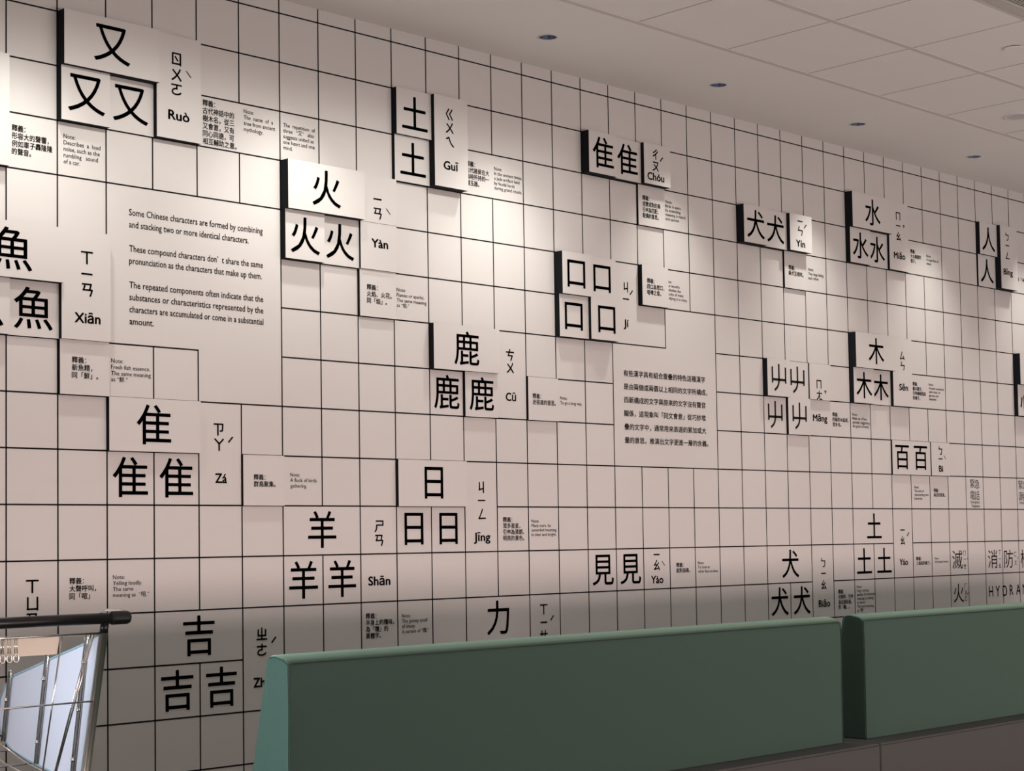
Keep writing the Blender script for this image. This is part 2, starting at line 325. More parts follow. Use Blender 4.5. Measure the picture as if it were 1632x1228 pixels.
PRINTS = [
  ['chinese_note', 'small Chinese note about a loud sound, left of the note about a rumbling car', [['note', 'zh', ['釋義：', '形容大的聲響，', '例如車子轟隆隆', '的聲音。'], -0.891, 2.215, -0.099, 2.753]]],
  ['english_note', 'small English note describing the rumbling sound of a car', [['note', 'en', ['Note:', 'Describes  a  loud', 'noise, such as the', 'rumbling   sound', 'of a car.'], 0.126, 2.225, 0.883, 2.769]]],
  ['chinese_note', 'small Chinese note beside the Ruò panel, about a mythical tree', [['note', 'zh', ['釋義：', '古代神話中的', '樹木名，從三', '又會意，又有', '同心同德，可', '相互輔助之意。'], 3.14, 1.071, 3.93, 1.946]]],
  ['english_note', 'small English note naming a tree from ancient mythology', [['note', 'en', ['Note:', 'The  name  of  a', 'tree from ancient', 'mythology.'], 4.11, 1.101, 4.881, 1.567]]],
  ['english_note', 'small English note about one heart and one mind, above the fire panels', [['note', 'en', ['The  repetition  of', 'three   “又”   also', 'suggests united as', 'one heart and one', 'mind.'], 5.085, 1.22, 5.902, 1.76]]],
  ['english_note', 'small English note about flames or sparks', [['note', 'en', ['Note:', 'Flames or sparks.', 'The same meaning', 'as “焰.”'], 8.08, 4.305, 8.934, 4.725]]],
  ['chinese_note', 'small Chinese note partly hidden behind the Guī panel', [['note', 'zh', ['釋義：', '古代諸侯在大', '典時所持的一', '種玉器。'], 10.182, 1.244, 10.899, 1.795]]],
  ['english_note', 'small English note about a jade artifact held by feudal lords', [['note', 'en', ['Note:', 'In the ancient times,', 'a jade artifact held', 'by feudal lords', 'during grand rituals.'], 11.063, 1.263, 11.961, 1.804]]],
  ['english_note', 'small English note about birds in pairs', [['note', 'en', ['Note:', 'Birds in pairs.', 'Its extending', 'meaning is match', 'and spouse.'], 17.1, 1.244, 17.888, 1.774]]],
  ['english_note', 'small English note about two dogs biting each other', [['note', 'en', ['Note:', 'Two dogs biting', 'each other.'], 23.156, 2.343, 23.867, 2.659]]],
  ['chinese_note', 'small Chinese note right of the Miǎo caption', [['note', 'zh', ['釋義：', '大水廣闊的', '樣子。'], 28.306, 1.255, 28.858, 1.659]]],
  ['english_note', 'small English note about a large flow of water', [['note', 'en', ['Note:', 'A large flow of', 'water.'], 29.159, 1.323, 29.822, 1.629]]],
  ['chinese_note', 'tiny Chinese note cut by the right picture edge, beside the Bīng panel', [['note', 'zh', ['同「冰」。'], 34.369, 1.482, 35.104, 1.602]]],
  ['pronunciation_lettering', 'black phonetic symbols with pinyin caption Jí beside the square mouth panels', [['bp', 'ㄐ', 15.527, 3.593, 0.29], ['bp', 'ㄧ', 15.526, 3.89, 0.29], ['bp', 'ˊ', 15.732, 3.713, 0.29], ['py', 'Jí', 15.521, 4.514, 0.188]]],
  ['english_note', 'small English note about mouths, partly hidden by the Chinese panel beside it', [['note', 'en', ['Note:', 'Four mouths', 'symbolize the', 'mouths of many', 'signifying it is noisy.'], 17.034, 3.267, 17.888, 3.78]]],
  ['printed_character', 'flat printed 鹿 at lower left of the deer group', [['ch', '鹿', 9.5, 6.48, 0.81]]],
  ['pronunciation_lettering', 'black phonetic symbols with pinyin caption Cū right of the deer characters', [['bp', 'ㄘ', 11.48, 5.533, 0.29], ['bp', 'ㄨ', 11.481, 5.83, 0.29], ['py', 'Cū', 11.489, 6.49, 0.334]]],
  ['english_note', 'small English note about going a long way', [['note', 'en', ['Note:', 'To go a long way.'], 13.121, 6.4, 13.876, 6.61]]],
  ['english_note', 'small English note about fresh fish essence', [['note', 'en', ['Note:', 'Fresh fish essence.', 'The same meaning', 'as “鮮.”'], 1.091, 6.283, 1.935, 6.717]]],
  ['printed_character', 'flat printed 屮 at lower left of the Mǎng group', [['ch', '屮', 21.5, 6.49, 0.81]]],
  ['pinyin_caption', 'bold black pinyin caption Mǎng between the 屮 and a small note', [['py', 'Măng', 23.546, 6.517, 0.674]]],
  ['chinese_note', 'small Chinese note right of the Mǎng caption', [['note', 'zh', ['釋義：', '四個草木組成，', '眾多也。'], 24.132, 6.312, 24.901, 6.705]]],
  ['english_note', 'small English note suggesting the grass is bushy', [['note', 'en', ['Note:', 'Made up of four', 'sprouts, suggesting', 'the grass is bushy.'], 25.091, 6.291, 25.951, 6.72]]],
  ['chinese_note', 'small Chinese note right of the Sēn caption', [['note', 'zh', ['釋義：', '樹木叢生，', '引申幽暗陰森', '的樣子。'], 28.224, 5.227, 28.916, 5.757]]],
  ['english_note', 'small English note about places densely populated with trees', [['note', 'en', ['Note:', 'Densely populated', 'with trees, or', 'gloomy and', 'shadowy.'], 29.093, 5.223, 29.916, 5.757]]],
  ['english_note', 'small English note about two hundreds, below the 百 panel', [['note', 'en', ['Note:', 'The sum of', 'representing two', 'hundreds.'], 28.162, 8.317, 28.906, 8.726]]],
  ['chinese_note', 'small Chinese note below the Bì caption', [['note', 'zh', ['釋義：', '兩百的意思。'], 29.205, 8.388, 29.824, 8.635]]],
  ['emergency_lettering', 'small grey outline lettering 緊急電話 Emergency Telephone on the wall', [['bp', '緊', 31.377, 8.212, 0.3], ['bp', '急', 31.637, 8.22, 0.3], ['bp', '電', 31.364, 8.572, 0.3], ['bp', '話', 31.624, 8.578, 0.3], ['py', 'Emergency', 31.5, 8.78, 0.5, 0.13], ['py', 'Telephone', 31.515, 8.905, 0.47, 0.13]]],
  ['emergency_lettering', 'small grey lettering beginning 緊急 cut by the right picture edge', [['bp', '緊', 34.229, 8.213, 0.3], ['bp', '急', 34.506, 8.221, 0.3], ['bp', '源', 34.222, 8.579, 0.3], ['bp', '插', 34.5, 8.593, 0.3], ['py', 'Emergency', 34.39, 8.783, 0.5, 0.13]]],
  ['fire_lettering', 'black 滅 character with tiny phonetic symbols, above the 火 at lower right', [['ch', '滅', 30.398, 10.534, 0.62], ['bp', 'ㄇ', 30.801, 10.344, 0.19], ['bp', 'ㄧ', 30.818, 10.53, 0.19], ['bp', 'ㄝ', 30.807, 10.739, 0.19], ['bp', 'ˋ', 30.951, 10.518, 0.19]]],
  ['fire_lettering', 'black 火 character with tiny phonetic symbols, just above the right green bench', [['ch', '火', 30.419, 11.539, 0.62], ['bp', 'ㄏ', 30.809, 11.34, 0.19], ['bp', 'ㄨ', 30.826, 11.537, 0.19], ['bp', 'ㄛ', 30.816, 11.722, 0.19], ['bp', 'ˇ', 30.935, 11.567, 0.19]]],
  ['fire_lettering', 'black 消 character with tiny phonetic symbols at far right', [['ch', '消', 32.419, 10.552, 0.62], ['bp', 'ㄒ', 32.843, 10.349, 0.19], ['bp', 'ㄧ', 32.853, 10.553, 0.19], ['bp', 'ㄠ', 32.841, 10.759, 0.19]]],
  ['fire_lettering', 'black 防 character with tiny phonetic symbols right of 消', [['ch', '防', 33.364, 10.562, 0.62], ['bp', 'ㄈ', 33.771, 10.422, 0.19], ['bp', 'ㄤ', 33.785, 10.686, 0.19], ['bp', 'ˊ', 33.913, 10.541, 0.19]]],
  ['fire_lettering', 'black 栓 character cut by the right picture edge', [['ch', '栓', 34.374, 10.573, 0.62]]],
  ['hydrant_lettering', 'thin widely spaced capital letters HYDRANT above the right bench', [['hy', 'H', 32.27, 11.55, 0.47], ['hy', 'Y', 32.665, 11.555, 0.47], ['hy', 'D', 33.087, 11.553, 0.47], ['hy', 'R', 33.483, 11.542, 0.47], ['hy', 'A', 33.891, 11.54, 0.47], ['hy', 'N', 34.287, 11.529, 0.47], ['hy', 'T', 34.679, 11.525, 0.47]]],
  ['printed_character', 'flat printed 隹 at lower left of the Zá group', [['ch', '隹', 1.49, 8.48, 0.81]]],
  ['printed_character', 'flat printed 隹 at lower right of the Zá group, left of the caption', [['ch', '隹', 2.49, 8.48, 0.81]]],
  ['pronunciation_lettering', 'black phonetic symbols with pinyin caption Zá', [['bp', 'ㄗ', 3.46, 7.522, 0.29], ['bp', 'ㄚ', 3.471, 7.814, 0.29], ['bp', 'ˊ', 3.74, 7.712, 0.29], ['py', 'Zá', 3.509, 8.471, 0.28]]],
  ['english_note', 'small English note about a flock of birds gathering', [['note', 'en', ['Note:', 'A flock of birds', 'gathering.'], 5.185, 8.334, 5.855, 8.658]]],
  ['printed_character', 'flat printed 日 at lower left of the sun group', [['ch', '日', 8.49, 9.48, 0.81]]],
  ['printed_character', 'flat printed 日 at lower right of the sun group, left of the Jīng caption', [['ch', '日', 9.5, 9.48, 0.81]]],
  ['pronunciation_lettering', 'black phonetic symbols with pinyin caption Jīng', [['bp', 'ㄐ', 10.509, 8.563, 0.29], ['bp', 'ㄧ', 10.514, 8.86, 0.29], ['bp', 'ㄥ', 10.525, 9.16, 0.29], ['py', 'Jīng', 10.516, 9.694, 0.514]]],
  ['chinese_note', 'small Chinese note right of the Jīng caption, about many stars', [['note', 'zh', ['釋義：', '眾多星星，', '引申為清朗、', '明亮的景色。'], 11.178, 9.23, 11.847, 9.762]]],
  ['english_note', 'small English note about many stars, clear and bright', [['note', 'en', ['Note:', 'Many stars. Its', 'extended meaning', 'is clear and bright.'], 12.093, 9.286, 12.917, 9.687]]],
  ['printed_character', 'flat printed 羊, topmost of the three sheep characters', [['ch', '羊', 5.99, 9.48, 0.81]]],
  ['printed_character', 'flat printed 羊 at lower left of the sheep group', [['ch', '羊', 5.5, 10.49, 0.81]]],
  ['printed_character', 'flat printed 羊 at lower right of the sheep group, left of the Shān caption', [['ch', '羊', 6.5, 10.49, 0.81]]],
  ['pronunciation_lettering', 'black phonetic symbols with pinyin caption Shān beside the sheep characters', [['bp', 'ㄕ', 7.506, 9.422, 0.29], ['bp', 'ㄢ', 7.512, 9.72, 0.29], ['py', 'Shān', 7.501, 10.558, 0.61]]],
  ['chinese_note', 'small Chinese note below the Shān caption', [['note', 'zh', ['釋義：', '羊身上的羶味，', '為「羶」的', '異體字。'], 7.121, 11.228, 7.894, 11.752]]],
  ['english_note', 'small English note about the gamey smell of sheep', [['note', 'en', ['Note:', 'The gamey smell', 'of sheep.', 'A variant of “羶.”'], 8.115, 11.279, 8.882, 11.693]]],
  ['printed_character', 'flat printed 力 just above the long green bench', [['ch', '力', 10.98, 11.47, 0.81]]],
  ['phonetic_lettering', 'black phonetic symbols right of 力, cut off by the green bench', [['bp', 'ㄒ', 12.452, 11.346, 0.29], ['bp', 'ㄧ', 12.445, 11.639, 0.29], ['bp', 'ㄝ', 12.438, 11.932, 0.29], ['bp', 'ˊ', 12.724, 11.55, 0.29]]],
  ['printed_character', 'flat printed 見, left one of the pair', [['ch', '見', 14.51, 10.49, 0.81]]],
  ['printed_character', 'flat printed 見, right one of the pair beside the Yào caption', [['ch', '見', 15.51, 10.49, 0.81]]],
  ['pronunciation_lettering', 'black phonetic symbols with falling tone mark and pinyin caption Yào', [['bp', 'ㄧ', 16.488, 10.157, 0.29], ['bp', 'ㄠ', 16.494, 10.415, 0.29], ['bp', 'ˋ', 16.742, 10.375, 0.29], ['py', 'Yào', 16.498, 10.768, 0.463]]],
  ['chinese_note', 'small Chinese note right of the Yào caption beside the pair of 見', [['note', 'zh', ['釋義：', '面對面看。'], 17.241, 10.375, 17.78, 10.622]]],
  ['english_note', 'small English note about looking face-to-face', [['note', 'en', ['Note:', 'To look at', 'other face-to-face.'], 18.094, 10.354, 18.911, 10.642]]],
  ['phonetic_lettering', 'black phonetic symbols behind the shopping cart handle', [['bp', 'ㄒ', -0.502, 10.45, 0.29], ['bp', 'ㄩ', -0.502, 10.755, 0.29], ['bp', 'ㄢ', -0.502, 11.041, 0.29]]],
  ['chinese_note', 'small Chinese note about shouting, above the cart handle', [['note', 'zh', ['釋義：', '大聲呼叫，', '同「喧」'], 0.227, 10.319, 0.764, 10.709]]],
  ['english_note', 'small English note about yelling loudly', [['note', 'en', ['Note:', 'Yelling loudly.', 'The same', 'meaning as  “喧.”'], 1.112, 10.291, 1.883, 10.716]]],
  ['printed_character', 'flat printed 吉, topmost of the three near the cart', [['ch', '吉', 2.98, 11.48, 0.81]]],
  ['printed_character', 'flat printed 吉 at lower left of the three near the cart', [['ch', '吉', 2.49, 12.48, 0.81]]],
  ['printed_character', 'flat printed 吉 at lower right of the three near the cart', [['ch', '吉', 3.49, 12.48, 0.81]]],
  ['pronunciation_lettering', 'black phonetic symbols with pinyin caption Zhé half hidden by the green bench end', [['bp', 'ㄓ', 4.452, 11.516, 0.29], ['bp', 'ㄜ', 4.449, 11.829, 0.29], ['bp', 'ˊ', 4.743, 11.649, 0.29], ['py', 'Zhé', 4.448, 12.46, 0.424]]],
  ['printed_character', 'flat printed 犬, topmost of the three low on the wall', [['ch', '犬', 22.02, 10.49, 0.81]]],
  ['printed_character', 'flat printed 犬 at lower left of the three low on the wall', [['ch', '犬', 21.51, 11.48, 0.81]]],
  ['printed_character', 'flat printed 犬 at lower right of the three, left of the Biāo caption', [['ch', '犬', 22.5, 11.48, 0.81]]],
  ['pronunciation_lettering', 'black phonetic symbols with pinyin caption Biāo', [['bp', 'ㄅ', 23.517, 10.486, 0.29], ['bp', 'ㄧ', 23.521, 10.784, 0.29], ['bp', 'ㄠ', 23.525, 11.092, 0.29], ['py', 'Biāo', 23.531, 11.595, 0.544]]],
  ['chinese_note', 'small Chinese note right of the Biāo caption above the gap between the benches', [['note', 'zh', ['釋義：', '犬奔跑，引申', '為迅速前進，', '同「飆」。'], 24.2, 11.248, 24.898, 11.79]]],
  ['english_note', 'small English note about dogs running', [['note', 'en', ['Note:', 'Dogs running', 'quickly. Its extended', 'meaning is rushing', 'in unison.', 'The same meaning', 'as “飆.”'], 25.096, 11.157, 25.991, 11.896]]],
  ['printed_character', 'flat printed 土, topmost of the three low on the wall', [['ch', '土', 26.04, 9.49, 0.81]]],
  ['printed_character', 'flat printed 土 at lower left of the three low on the wall', [['ch', '土', 25.5, 10.48, 0.81]]],
  ['printed_character', 'flat printed 土 at lower right of the three, left of the Yáo caption', [['ch', '土', 26.5, 10.48, 0.81]]],
  ['pronunciation_lettering', 'black phonetic symbols with rising tone mark and pinyin caption Yáo', [['bp', 'ㄧ', 27.479, 9.618, 0.29], ['bp', 'ㄠ', 27.483, 9.919, 0.29], ['bp', 'ˊ', 27.762, 9.744, 0.29], ['py', 'Yáo', 27.501, 10.547, 0.442]]],
  ['chinese_note', 'small Chinese note right of the Yáo caption, two cells left of 滅', [['note', 'zh', ['釋義：', '土高起的樣子。'], 28.157, 10.408, 28.92, 10.656]]],
  ['english_note', 'small English note about heaped soil, just left of 滅', [['note', 'en', ['Note:', 'Soil heaped mount.'], 29.155, 10.442, 29.898, 10.628]]],
  ['intro_paragraph', 'large English text explaining the compound characters, left of the fire panels', [['note', 'intro', ['Some Chinese characters are formed by combining|1', 'and stacking two or more identical characters.|.887', '', 'These compound characters don’  t share the same|1', 'pronunciation as the characters that make up them.|.99', '', 'The repeated components often indicate that the|1', 'substances or characteristics represented by the|1', 'characters are accumulated or come in a substantial|1', 'amount.|.17'], 1.484, 3.431, 4.549, 5.616]]],
  ['intro_paragraph', 'large Chinese text explaining the compound characters, below the Jí group', [['note', 'zhintro', ['有些漢字具有組合重疊的特色這種漢字', '是由兩個或兩個以上相同的文字所構成，', '而新構成的文字與原來的文字沒有聲音', '關係，這現象叫「同文會意」從巧妙堆', '疊的文字中，通常用來表達的累加或大', '量的意思，推演出文字更進一層的含義。'], 15.386, 5.639, 18.615, 7.438]]],
]

# ------------------------------------------------------------------ wall with printed grid
C0, C1 = -20, 44
RT, RB = -1.3, 15.6
NOV = {(4, 1), (11, 1), (8, 4), (17, 1), (23, 2), (29, 1), (35, 1), (16, 4), (17, 3), (18, 4), (4, 6), (1, 6), (1, 4), (1, 5),
       (11, 5), (11, 6), (13, 6), (24, 5), (24, 6), (29, 5), (30, 7), (3, 7), (5, 8), (10, 8), (6, 9), (11, 11), (22, 10), (26, 9), (3, 11)}
NOV |= {(c, r) for c in (2, 3, 4) for r in (3, 4, 5)} | {(c, r) for c in (16, 17, 18) for r in (5, 6, 7)}
NOH = {(4, 15), (5, 17), (5, 18), (6, 11), (6, 23), (10, 27), (11, 23), (12, 4), (11, -1), (8, 3), (9, 10), (6, 3), (6, 4)}
NOH |= {(r, c) for r in (4, 5) for c in (1, 2, 3, 4)} | {(r, c) for r in (6, 7) for c in (15, 16, 17, 18)}
LW = 0.0030                                   # half the printed line width
wall = MB()
wall.box(GX(C0), GX(C1), 0.0, 0.12, 0.0, ZC + 0.2, 0)
yl = -0.0004


def strip(x0, x1, z0, z1):
    wall.add([(x0, yl, z0), (x1, yl, z0), (x1, yl, z1), (x0, yl, z1)], [(0, 1, 2, 3)], 1)


for c in range(C0 + 1, C1):
    for r in range(-2, 15):
        if (c, r) not in NOV:
            strip(GX(c) - LW, GX(c) + LW, max(GZ(r + 1) - LW, 0.0), min(GZ(r) + LW, ZC))
for r in range(-1, 15):
    for c in range(C0, C1):
        if (r, c) not in NOH:
            strip(GX(c), GX(c + 1), GZ(r) - LW, GZ(r) + LW)
o = wall.build('wall_back', [M_WALL, M_LINE])
o['kind'] = 'structure'

fl = MB().box(-7.0, GX(C1), -9.5, 0.0, -0.1, 0.0).build('floor', M_FLOOR)
fl['kind'] = 'structure'
fl = MB().box(GX(C0), GX(C1), -2.9, 0.0, 0.0, 0.006).build('floor_added_dark', M_DARK_FLOOR)  # unseen dark strip, added to cut floor bounce onto the lower wall
fl['kind'] = 'structure'

# ------------------------------------------------------------------ ceiling
LY = -0.364
LX = [-2.6 + 1.2 * k for k in range(9)]       # the row of downlights
LR = 0.040
XA, XB = -7.0, GX(C1)
YB, YT = -0.771, 0.578                        # edge of the plaster band, tile row depth
ceil = MB()
hw = 0.10


def quad(x0, x1, y0, y1, z, mi=0):
    ceil.add([(x0, y0, z), (x0, y1, z), (x1, y1, z), (x1, y0, z)], [(0, 1, 2, 3)], mi)


xs = [XA] + [v for x in LX for v in (x - hw, x + hw)] + [XB]
quad(XA, XB, LY + hw, 0.0, ZC)
quad(XA, XB, YB, LY - hw, ZC)
for i in range(0, len(xs), 2):
    quad(xs[i], xs[i + 1], LY - hw, LY + hw, ZC)
for x in LX:                                   # square with a round opening for each downlight
    n = 32
    V, F = [], []
    for j in range(n):
        a = 2 * math.pi * j / n
        ca, sa = math.cos(a), math.sin(a)
        k = hw / max(abs(ca), abs(sa))
        V += [(x + LR * ca, LY + LR * sa, ZC), (x + k * ca, LY + k * sa, ZC)]
    for j in range(n):
        j2 = (j + 1) % n
        F.append((2 * j, 2 * j2, 2 * j2 + 1, 2 * j + 1))
    ceil.add(V, F, 0)
quad(XA, XB, -9.5, YB, ZC, 1)
TX0, TXS = 2.947, 0.6165
for k in range(0, 16):                         # main runners
    y = YB - k * YT
    ceil.box(XA, XB, y - 0.013, y + 0.013, ZC - 0.0025, ZC, 2)
    ceil.box(XA, XB, y + 0.013, y + 0.0165, ZC - 0.0006, ZC, 3)  # dark strip painted as the shadow line along each runner
for k in range(-17, 16):                       # tile joints
    x = TX0 + k * TXS
    if XA < x < XB:
        ceil.box(x - 0.0035, x + 0.0035, -9.5, YB, ZC - 0.001, ZC, 3)
ceil.box(XA, XB, -9.5, 0.12, ZC + 0.15, ZC + 0.2, 0)
o = ceil.build('ceiling', [M_PLASTER, M_TILE, M_RAIL, M_JOINT_SHADOW])
o['kind'] = 'structure'

# downlights set into the plaster band; each carries its own lamp
where = {2.2: 'nearest in view, above the Guī panel', 3.4: 'second in view from the left',
         4.6: 'third in view from the left', 5.8: 'farthest in view at right edge'}
for x in LX:
    key = round(x, 1)
    root = empty('downlight', (x, LY, ZC))
    lab = where.get(key)
    lab = 'small recessed downlight in plaster, ' + lab if lab else (
        'small recessed downlight outside the picture, beyond its %s edge' % ('left' if x < 2 else 'right'))
    tag(root, lab, 'ceiling light', 'downlights along the wall')
    c = (x, LY, ZC)
    MB().lathe(c, [(LR - 0.001, 0.0), (LR - 0.0005, -0.003), (LR + 0.006, -0.0025), (LR + 0.0075, 0.0)]).build('trim_ring', M_TRIM, root, c, True)
    MB().lathe(c, [(LR - 0.0008, 0.0), (LR - 0.002, 0.02), (LR - 0.009, 0.055), (0.012, 0.066), (0.0005, 0.067)]).build('reflector', M_CAN, root, c, True)
    for nm, rx, ang, pw in (('lamp', 0.0, 79, 1.0),):
        l = bpy.data.lights.new('downlight_' + nm, 'SPOT')
        l.energy = SPOT_W * pw
        l.color = (1.0, 0.96, 0.88)
        l.spot_size = math.radians(ang)
        l.spot_blend = 1.0
        l.shadow_soft_size = 0.03
        lo = bpy.data.objects.new('lamp', l)
        lo.location = (0, 0, -0.006)
        lo.rotation_euler = (rx, 0, 0)
        lo.parent = root
        COL.objects.link(lo)

# frosted ceiling light, cover plate and air vent in the tiled part
c = (5.105, -1.03, ZC)
root = tag(empty('ceiling_light', c), 'round frosted ceiling light in a ceiling tile at the right picture edge', 'ceiling light')
MB().lathe(c, [(0.056, -0.003), (0.066, -0.006), (0.076, -0.004), (0.078, 0.0)]).build('trim_ring', M_TRIM, root, c, True)
MB().lathe(c, [(0.057, -0.003), (0.03, -0.001), (0.0005, 0.0)]).build('lens', M_LENS, root, c, True)
c = (3.905, -1.672, ZC)
root = tag(empty('sprinkler_cover', c), 'flat round cover plate on the ceiling at upper right', 'sprinkler cover')
MB().lathe(c, [(0.0405, -0.008), (0.0420, -0.006), (0.0415, -0.0045), (0.0005, -0.0045)]).disc(c, 0.0405, -0.008, flip=True).build('cover_plate', M_PLASTER, root, c, True)
MB().lathe(c, [(0.036, -0.0046), (0.036, 0.0)]).build('collar', M_HOLE, root, c, True)
c = (3.26, -2.25, ZC)
root = tag(empty('air_vent', c), 'square metal ceiling vent with perforated grille cut by the top right corner', 'vent')
v = MB()
vx0, vx1, vy0, vy1 = 2.965, 3.55, -2.50, -1.945
fw = 0.062
for (a0, a1, b0, b1) in ((vx0, vx1, vy1 - fw, vy1), (vx0, vx1, vy0, vy0 + fw), (vx0, vx0 + fw, vy0 + fw, vy1 - fw), (vx1 - fw, vx1, vy0 + fw, vy1 - fw)):
    v.box(a0, a1, b0, b1, ZC - 0.008, ZC)
v.build('frame', M_VENT, root, c, bevel=0.002)
g = MB()
g.box(vx0 + fw, vx1 - fw, vy0 + fw, vy1 - fw, ZC - 0.005, ZC - 0.001, 0)
yy = vy1 - fw - 0.012
k = 0
while yy > vy0 + fw + 0.01:
    xx = vx0 + fw + 0.012 + (0.011 if k % 2 else 0.0)
    while xx < vx1 - fw - 0.012:
        g.add([(xx - 0.006, yy - 0.004, ZC - 0.0053), (xx - 0.006, yy + 0.004, ZC - 0.0053), (xx + 0.006, yy + 0.004, ZC - 0.0053), (xx + 0.006, yy - 0.004, ZC - 0.0053)], [(0, 1, 2, 3)], 1)
        xx += 0.022
    yy -= 0.014
    k += 1
g.build('grille', [M_VENT, M_HOLE], root, c)

# ------------------------------------------------------------------ lettering
_cache = {}


def text_mesh(body, bold=0.0, res=3, space=1.0):
    key = (body, bold, res, round(space, 4))
    if key in _cache:
        return _cache[key]
    cu = bpy.data.curves.new('lettering', 'FONT')
    cu.body = body
    cu.size = 1.0
    cu.offset = bold
    cu.resolution_u = res
    cu.space_word = space
    ob = bpy.data.objects.new('lettering', cu)
    COL.objects.link(ob)
    dg = bpy.context.evaluated_depsgraph_get()
    me = bpy.data.meshes.new_from_object(ob.evaluated_get(dg))
    V = [(p.co.x, p.co.y) for p in me.vertices]
    F = [tuple(p.vertices) for p in me.polygons]
    bpy.data.objects.remove(ob)
    bpy.data.curves.remove(cu)
    bpy.data.meshes.remove(me)
    _cache[key] = (V, F)
    return V, F


def box_of(V):
    xs_, ys_ = [p[0] for p in V], [p[1] for p in V]
    return min(xs_), max(xs_), min(ys_), max(ys_)


def letter_obj(name, uv, F, d, material, parent, eps=0.0009):
    """uv: wall grid coordinates (c, r)"""
    y = -(d * S + eps)
    V = [(GX(c_), y, GZ(r_)) for c_, r_ in uv]
    cx_ = sum(p[0] for p in V) / len(V)
    cz_ = sum(p[2] for p in V) / len(V)
    return mesh_obj(name, V, F, material, parent, (cx_, y, cz_))


def sprout():
    # the sprout character with its middle stroke sweeping to the lower left
    t, V, F = 0.040, [], []

    def stroke(pts, w):
        n0 = len(V)
        for i, (x_, y_) in enumerate(pts):
            p, q = pts[max(i - 1, 0)], pts[min(i + 1, len(pts) - 1)]
            dx_, dy_ = q[0] - p[0], q[1] - p[1]
            l_ = math.hypot(dx_, dy_)
            V.append((x_ - dy_ / l_ * w, y_ + dx_ / l_ * w))
            V.append((x_ + dy_ / l_ * w, y_ - dx_ / l_ * w))
        for i in range(len(pts) - 1):
            a = n0 + 2 * i
            F.append((a, a + 1, a + 3, a + 2))
    stroke([(-0.36, 0.34), (-0.36, -0.20)], t)
    stroke([(0.36, 0.34), (0.36, -0.20)], t)
    stroke([(-0.36, -0.085), (0.36, -0.085)], t)
    stroke([(0.0, 0.44), (0.0, -0.08), (-0.012, -0.17), (-0.045, -0.26), (-0.11, -0.345), (-0.25, -0.44)], t)
    return V, F


def fatten(V, F, w):
    # heavier weight: the same outline laid down three times, slightly offset
    VV, FF = [], []
    for dx_, dy_ in ((-w, -w * 0.6), (w, -w * 0.6), (0.0, w)):
        n0 = len(VV)
        VV += [(x_ + dx_, y_ + dy_) for x_, y_ in V]
        FF += [tuple(a + n0 for a in q) for q in F]
    return VV, FF


KINDNAME = {'ch': 'character', 'bp': 'phonetic_symbol', 'py': 'pinyin', 'note': 'note_text', 'hy': 'letter'}
TONES = 'ˊˋˇ'
LEAD = {'zh': 1.0, 'en': 1.0}


